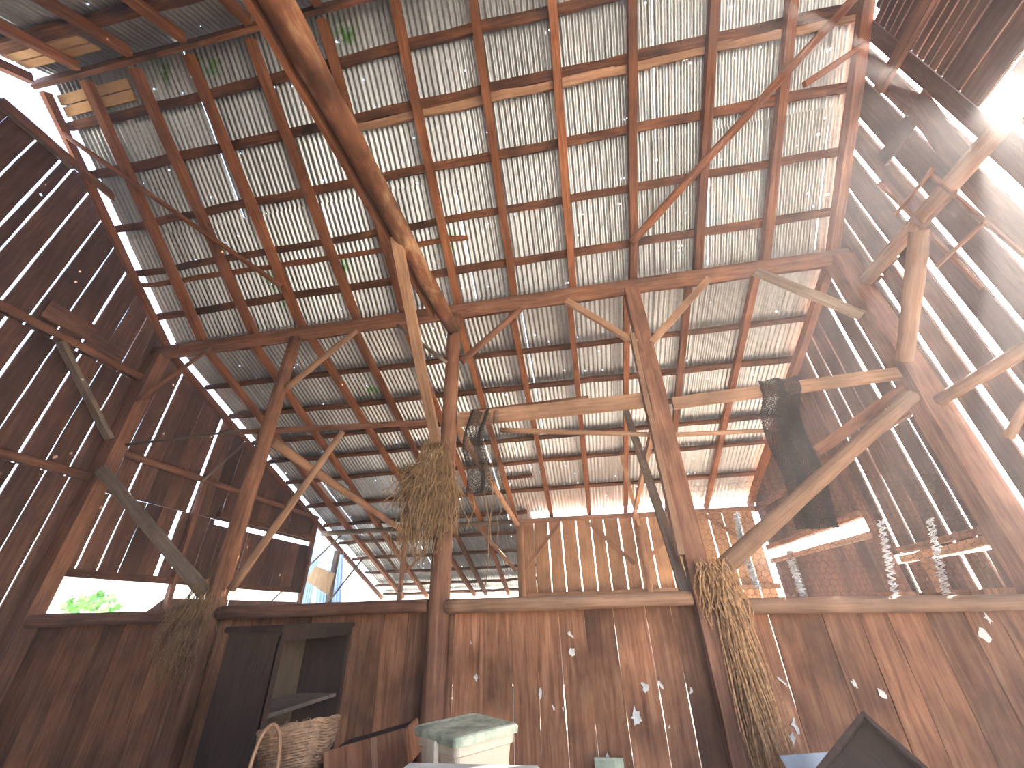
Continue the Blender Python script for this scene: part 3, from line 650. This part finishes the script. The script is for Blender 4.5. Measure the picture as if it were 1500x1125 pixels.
# broken drawer
dr = root('broken_drawer', (-1.28, 2.82, .80)); tag(dr, 'broken brown wooden drawer lying skewed behind the bowl basket', 'drawer'); dr.rotation_euler = (0, math.radians(-12), math.radians(8)); dr.location.z = .86
box_at('front_panel', -.24, .20, -.16, -.135, 0, .17, M_PART, dr); box_at('back_panel', -.24, .20, .16, .18, .0, .15, M_DARK, dr)
box_at('side_panel', .18, .20, -.135, .16, 0, .16, M_PART, dr); box_at('side_panel', -.24, -.22, -.135, .16, 0, .15, M_DARK, dr); box_at('bottom_panel', -.22, .18, -.135, .16, 0, .012, M_BACK, dr)
box_at('batten', .02, .05, -.172, -.16, 0, .17, M_TAN, dr)

# table, tub and crate
tb = root('old_table', (-.55, 2.45, 0)); tag(tb, 'old wooden table holding the cream storage tub', 'table')
for k in range(4): box_at('plank', -.5, .5, -.36+.18*k, -.185+.18*k, .80, .84, M_POST, tb)
for sx in (-.44, .44):
    for sy in (-.30, .30): box_at('leg', sx-.035, sx+.035, sy-.035, sy+.035, 0, .80, M_POST, tb)
LZ = 1.145
cN, cR, cL = onZ(668, 1081, LZ), onZ(760, 1058, LZ), onZ(615, 1060, LZ)
ex, ey = (cR-cN), (cL-cN); lx, ly = ex.length, ey.length; ang = math.atan2(ex.y, ex.x)
print('TUB', lx, ly, math.degrees(ang), math.degrees(math.atan2(ey.y, ey.x)), cN)
tubr = root('storage_tub', (cN.x, cN.y, .84)); tag(tubr, 'cream plastic storage tub with a dusty pale green lid', 'tub'); tubr.rotation_euler.z = ang
def rrect(x0, x1, y0, y1, r, n=4):
    pts = []
    for cx, cy, a0 in ((x1-r, y1-r, 0), (x0+r, y1-r, 90), (x0+r, y0+r, 180), (x1-r, y0+r, 270)):
        for k in range(n+1):
            a = math.radians(a0+90*k/n); pts.append((cx+r*math.cos(a), cy+r*math.sin(a)))
    return pts
def loft(nm, secs, mat, par):
    n = len(secs[0][1]); V = [(x, y, z) for z, pts in secs for x, y in pts]
    Fc = [(j*n+k, j*n+(k+1) % n, (j+1)*n+(k+1) % n, (j+1)*n+k) for j in range(len(secs)-1) for k in range(n)]
    Fc += [tuple(range(n-1, -1, -1)), tuple((len(secs)-1)*n+k for k in range(n))]
    return link(nm, V, Fc, mat, par)
hT = LZ-.84; S = lambda e, r=.03: rrect(e, lx-e, e, ly-e, r)
loft('body', [(0, S(.045)), (.02, S(.04)), (hT-.075, S(.022)), (hT-.07, S(.012)), (hT-.035, S(.010))], M_TUB, tubr)
loft('lid', [(hT-.035, S(-.004)), (hT-.012, S(-.006)), (hT-.004, S(.0)), (hT, S(.012)), (hT-.006, S(.03)), (hT-.006, S(.05))], M_LID, tubr)
loft('latch', [(hT-.12, rrect(-.012, .012, ly*.4, ly*.6, .005)), (hT-.03, rrect(-.016, .012, ly*.4, ly*.6, .005))], M_TUB, tubr)
cr = root('pale_crate', (-.38, 1.72, 0)); tag(cr, 'pale dusty crate top in front of the cream tub', 'crate')
a, b = onY(600, 1116, 1.92), onY(790, 1117, 1.92); cz = a.z
cr.location = ((a.x+b.x)/2, 1.70, 0); hw = (b.x-a.x)/2
for k in range(3): box_at('lid_board', -hw, hw, -.22+.147*k, -.077+.147*k, cz-.025, cz, M_PALE, cr)
box_at('front_panel', -hw+.01, hw-.01, -.21, -.19, 0, cz-.025, M_PALE, cr); box_at('back_panel', -hw+.01, hw-.01, .19, .21, 0, cz-.025, M_PALE, cr)
box_at('side_panel', -hw+.01, -hw+.03, -.19, .19, 0, cz-.025, M_PALE, cr); box_at('side_panel', hw-.03, hw-.01, -.19, .19, 0, cz-.025, M_PALE, cr)
# pale card by the partition
c0, c1 = onY(870, 1116, 3.85), onY(913, 1110, 3.85)
cd_ = root('pale_card', ((c0.x+c1.x)/2, 3.93, 0)); tag(cd_, 'pale green board leaning low against the partition', 'board')
o = box_at('face', -(c1.x-c0.x)/2, (c1.x-c0.x)/2, -.01, .01, 0, c0.z, M_LID, cd_, .003); o.rotation_euler.x = math.radians(-5)
box_at('edge_batten', -(c1.x-c0.x)/2, (c1.x-c0.x)/2, -.03, -.012, 0, .04, M_PALE, cd_, .003)
# tilted open box on its corner
ap = onY(1263, 1040, 3.0); th = math.radians(41)
Rb = Matrix.Rotation(math.radians(-23), 3, 'Z') @ Matrix.Rotation(math.radians(-16), 3, 'X') @ Matrix.Rotation(-th, 3, 'Y')
s2 = (ap.z-.046)/(Rb @ Vector((1, 0, 1))).z
ob = root('tilted_box', ap-Rb @ Vector((s2, 0, s2))); tag(ob, 'dark open wooden box standing tilted on one corner', 'box')
ob.rotation_euler = Rb.to_euler(); tl = .022; dpx = .16
box_at('side_panel', 0, tl, 0, dpx, 0, s2, M_DARK, ob); box_at('side_panel', s2-tl, s2, 0, dpx, 0, s2, M_DARK, ob)
box_at('top_panel', tl, s2-tl, 0, dpx, s2-tl, s2, M_DARK, ob); box_at('bottom_panel', tl, s2-tl, 0, dpx, 0, tl, M_DARK, ob)
box_at('back_panel', tl, s2-tl, dpx-.02, dpx, tl, s2-tl, M_DARK, ob)
bp = root('grey_panel', (0, 0, 0)); 
q0, q1 = onY(1141, 1107, 3.62), onY(1197, 1103, 3.62)
bp.location = (q0.x, 3.62, 0); tag(bp, 'grey metal panel leaning beside the tilted dark box', 'panel')
V = [(0, 0, q0.z), (q1.x-q0.x+.3, .02, q1.z+.02), (q1.x-q0.x+.3, -.12, 0), (.28, -.12, 0)]
o = link('sheet', V, [(0, 1, 2, 3)], M_SHEET, bp); md = o.modifiers.new('thickness', 'SOLIDIFY'); md.thickness = .008
V = [(0, -.004, q0.z), (q1.x-q0.x+.3, .016, q1.z+.02), (q1.x-q0.x+.3, .016, q1.z-.0), (.02, -.006, q0.z-.02)]
o = link('folded_edge', V, [(0, 1, 2, 3)], M_SHEET, bp); md = o.modifiers.new('thickness', 'SOLIDIFY'); md.thickness = .012

# scraps in the far bright corner
pl = [onY(x, y, 9.15) for x, y in ((447, 850), (463, 829), (491, 840), (481, 872))]
o = link('plywood_scrap', [p for p in pl], [(0, 1, 2, 3)], M_PLY); o.modifiers.new('thickness', 'SOLIDIFY').thickness = .015
thing(o, 'orange plywood scrap hung in the far bright corner', 'board')
def corr(nm, P00, P10, P01, waves, label):
    V, Fc = [], []; n = waves*4; nrm = (P10-P00).cross(P01-P00).normalized()
    for j in range(2):
        for i in range(n+1):
            V.append(P00+(P10-P00)*(i/n)+(P01-P00)*j+nrm*.012*math.sin(i*math.pi/2))
    for i in range(n): Fc.append((i, i+1, n+2+i, n+1+i))
    o = link(nm, V, Fc, M_BLUE, smooth=True); o.modifiers.new('thickness', 'SOLIDIFY').thickness = .003
    return thing(o, label, 'sheet')
g0 = onY(452, 830, 9.5); g1 = onY(468, 832, 9.5); g2 = onY(460, 772, 9.5); g0.z = g1.z = 0
corr('plastic_sheet', g0, g1, g2, 5, 'narrow bluish corrugated strip in the far bright corner')
g0 = onY(478, 878, 9.9); g1 = onY(516, 880, 9.9); g2 = onY(468, 805, 9.9); g0.z = g1.z = 0
corr('plastic_sheet', g0, g1, g2, 8, 'wide bluish corrugated sheet behind the plywood scrap')

# tree and bush outside the dark gable wall
def tree(x, y, h, r, label):
    t = root('tree', (x, y, -.06)); tag(t, label, 'tree', 'trees outside')
    pole('trunk', (0, 0, 0), (0, 0, h*.6), .16, .1, M_POST, t)
    V, Fc = [], []
    for _ in range(260):
        a, b = rnd(0, 6.28), math.acos(rnd(-1, 1)); q = r*rnd(.55, 1)
        c = Vector((q*math.sin(b)*math.cos(a), q*math.sin(b)*math.sin(a), h*.68+q*.8*math.cos(b)))
        u = Vector((rnd(-1, 1), rnd(-1, 1), rnd(-1, 1))).normalized()*.16; v = u.orthogonal().normalized()*.09
        k = len(V); V += [c-u, c+v, c+u, c-v]; Fc.append((k, k+1, k+2, k+3))
    o = link('foliage', V, Fc, M_LEAF, t); o['kind'] = 'stuff'
tree(-17.0, 12.9, 3.0, .85, 'green tree seen through the open gap over the rail')

# ------------------------------------------------------------------ scattering volume added to stand in for lens glare
HZ = .0145
hm = bpy.data.materials.new('glare_scatter'); hm.use_nodes = True; t = hm.node_tree; t.nodes.clear()
out = t.nodes.new('ShaderNodeOutputMaterial'); vol = t.nodes.new('ShaderNodeVolumeScatter')
vol.inputs['Color'].default_value = (1, .9, .86, 1); vol.inputs['Density'].default_value = HZ; vol.inputs['Anisotropy'].default_value = .55
t.links.new(vol.outputs[0], out.inputs['Volume'])
y0, y1 = -1.9, 13.0
V = [(x, y, z) for x in (XL-.35, XR+.35) for y, z in ((y0, -.04), (y1, -.04), (y1, roofz(y1)+.5), (4.0, 5.9), (YR, ZR+.6), (y0, roofz(y0)+.5))]
Fc = [tuple(range(5, -1, -1)), tuple(range(6, 12))]+[(k, (k+1) % 6, 6+(k+1) % 6, 6+k) for k in range(6)]
hz = link('glare_volume', V, Fc, hm); tag(hz, 'thin scattering volume added in place of lens glare', 'haze', kind='stuff')
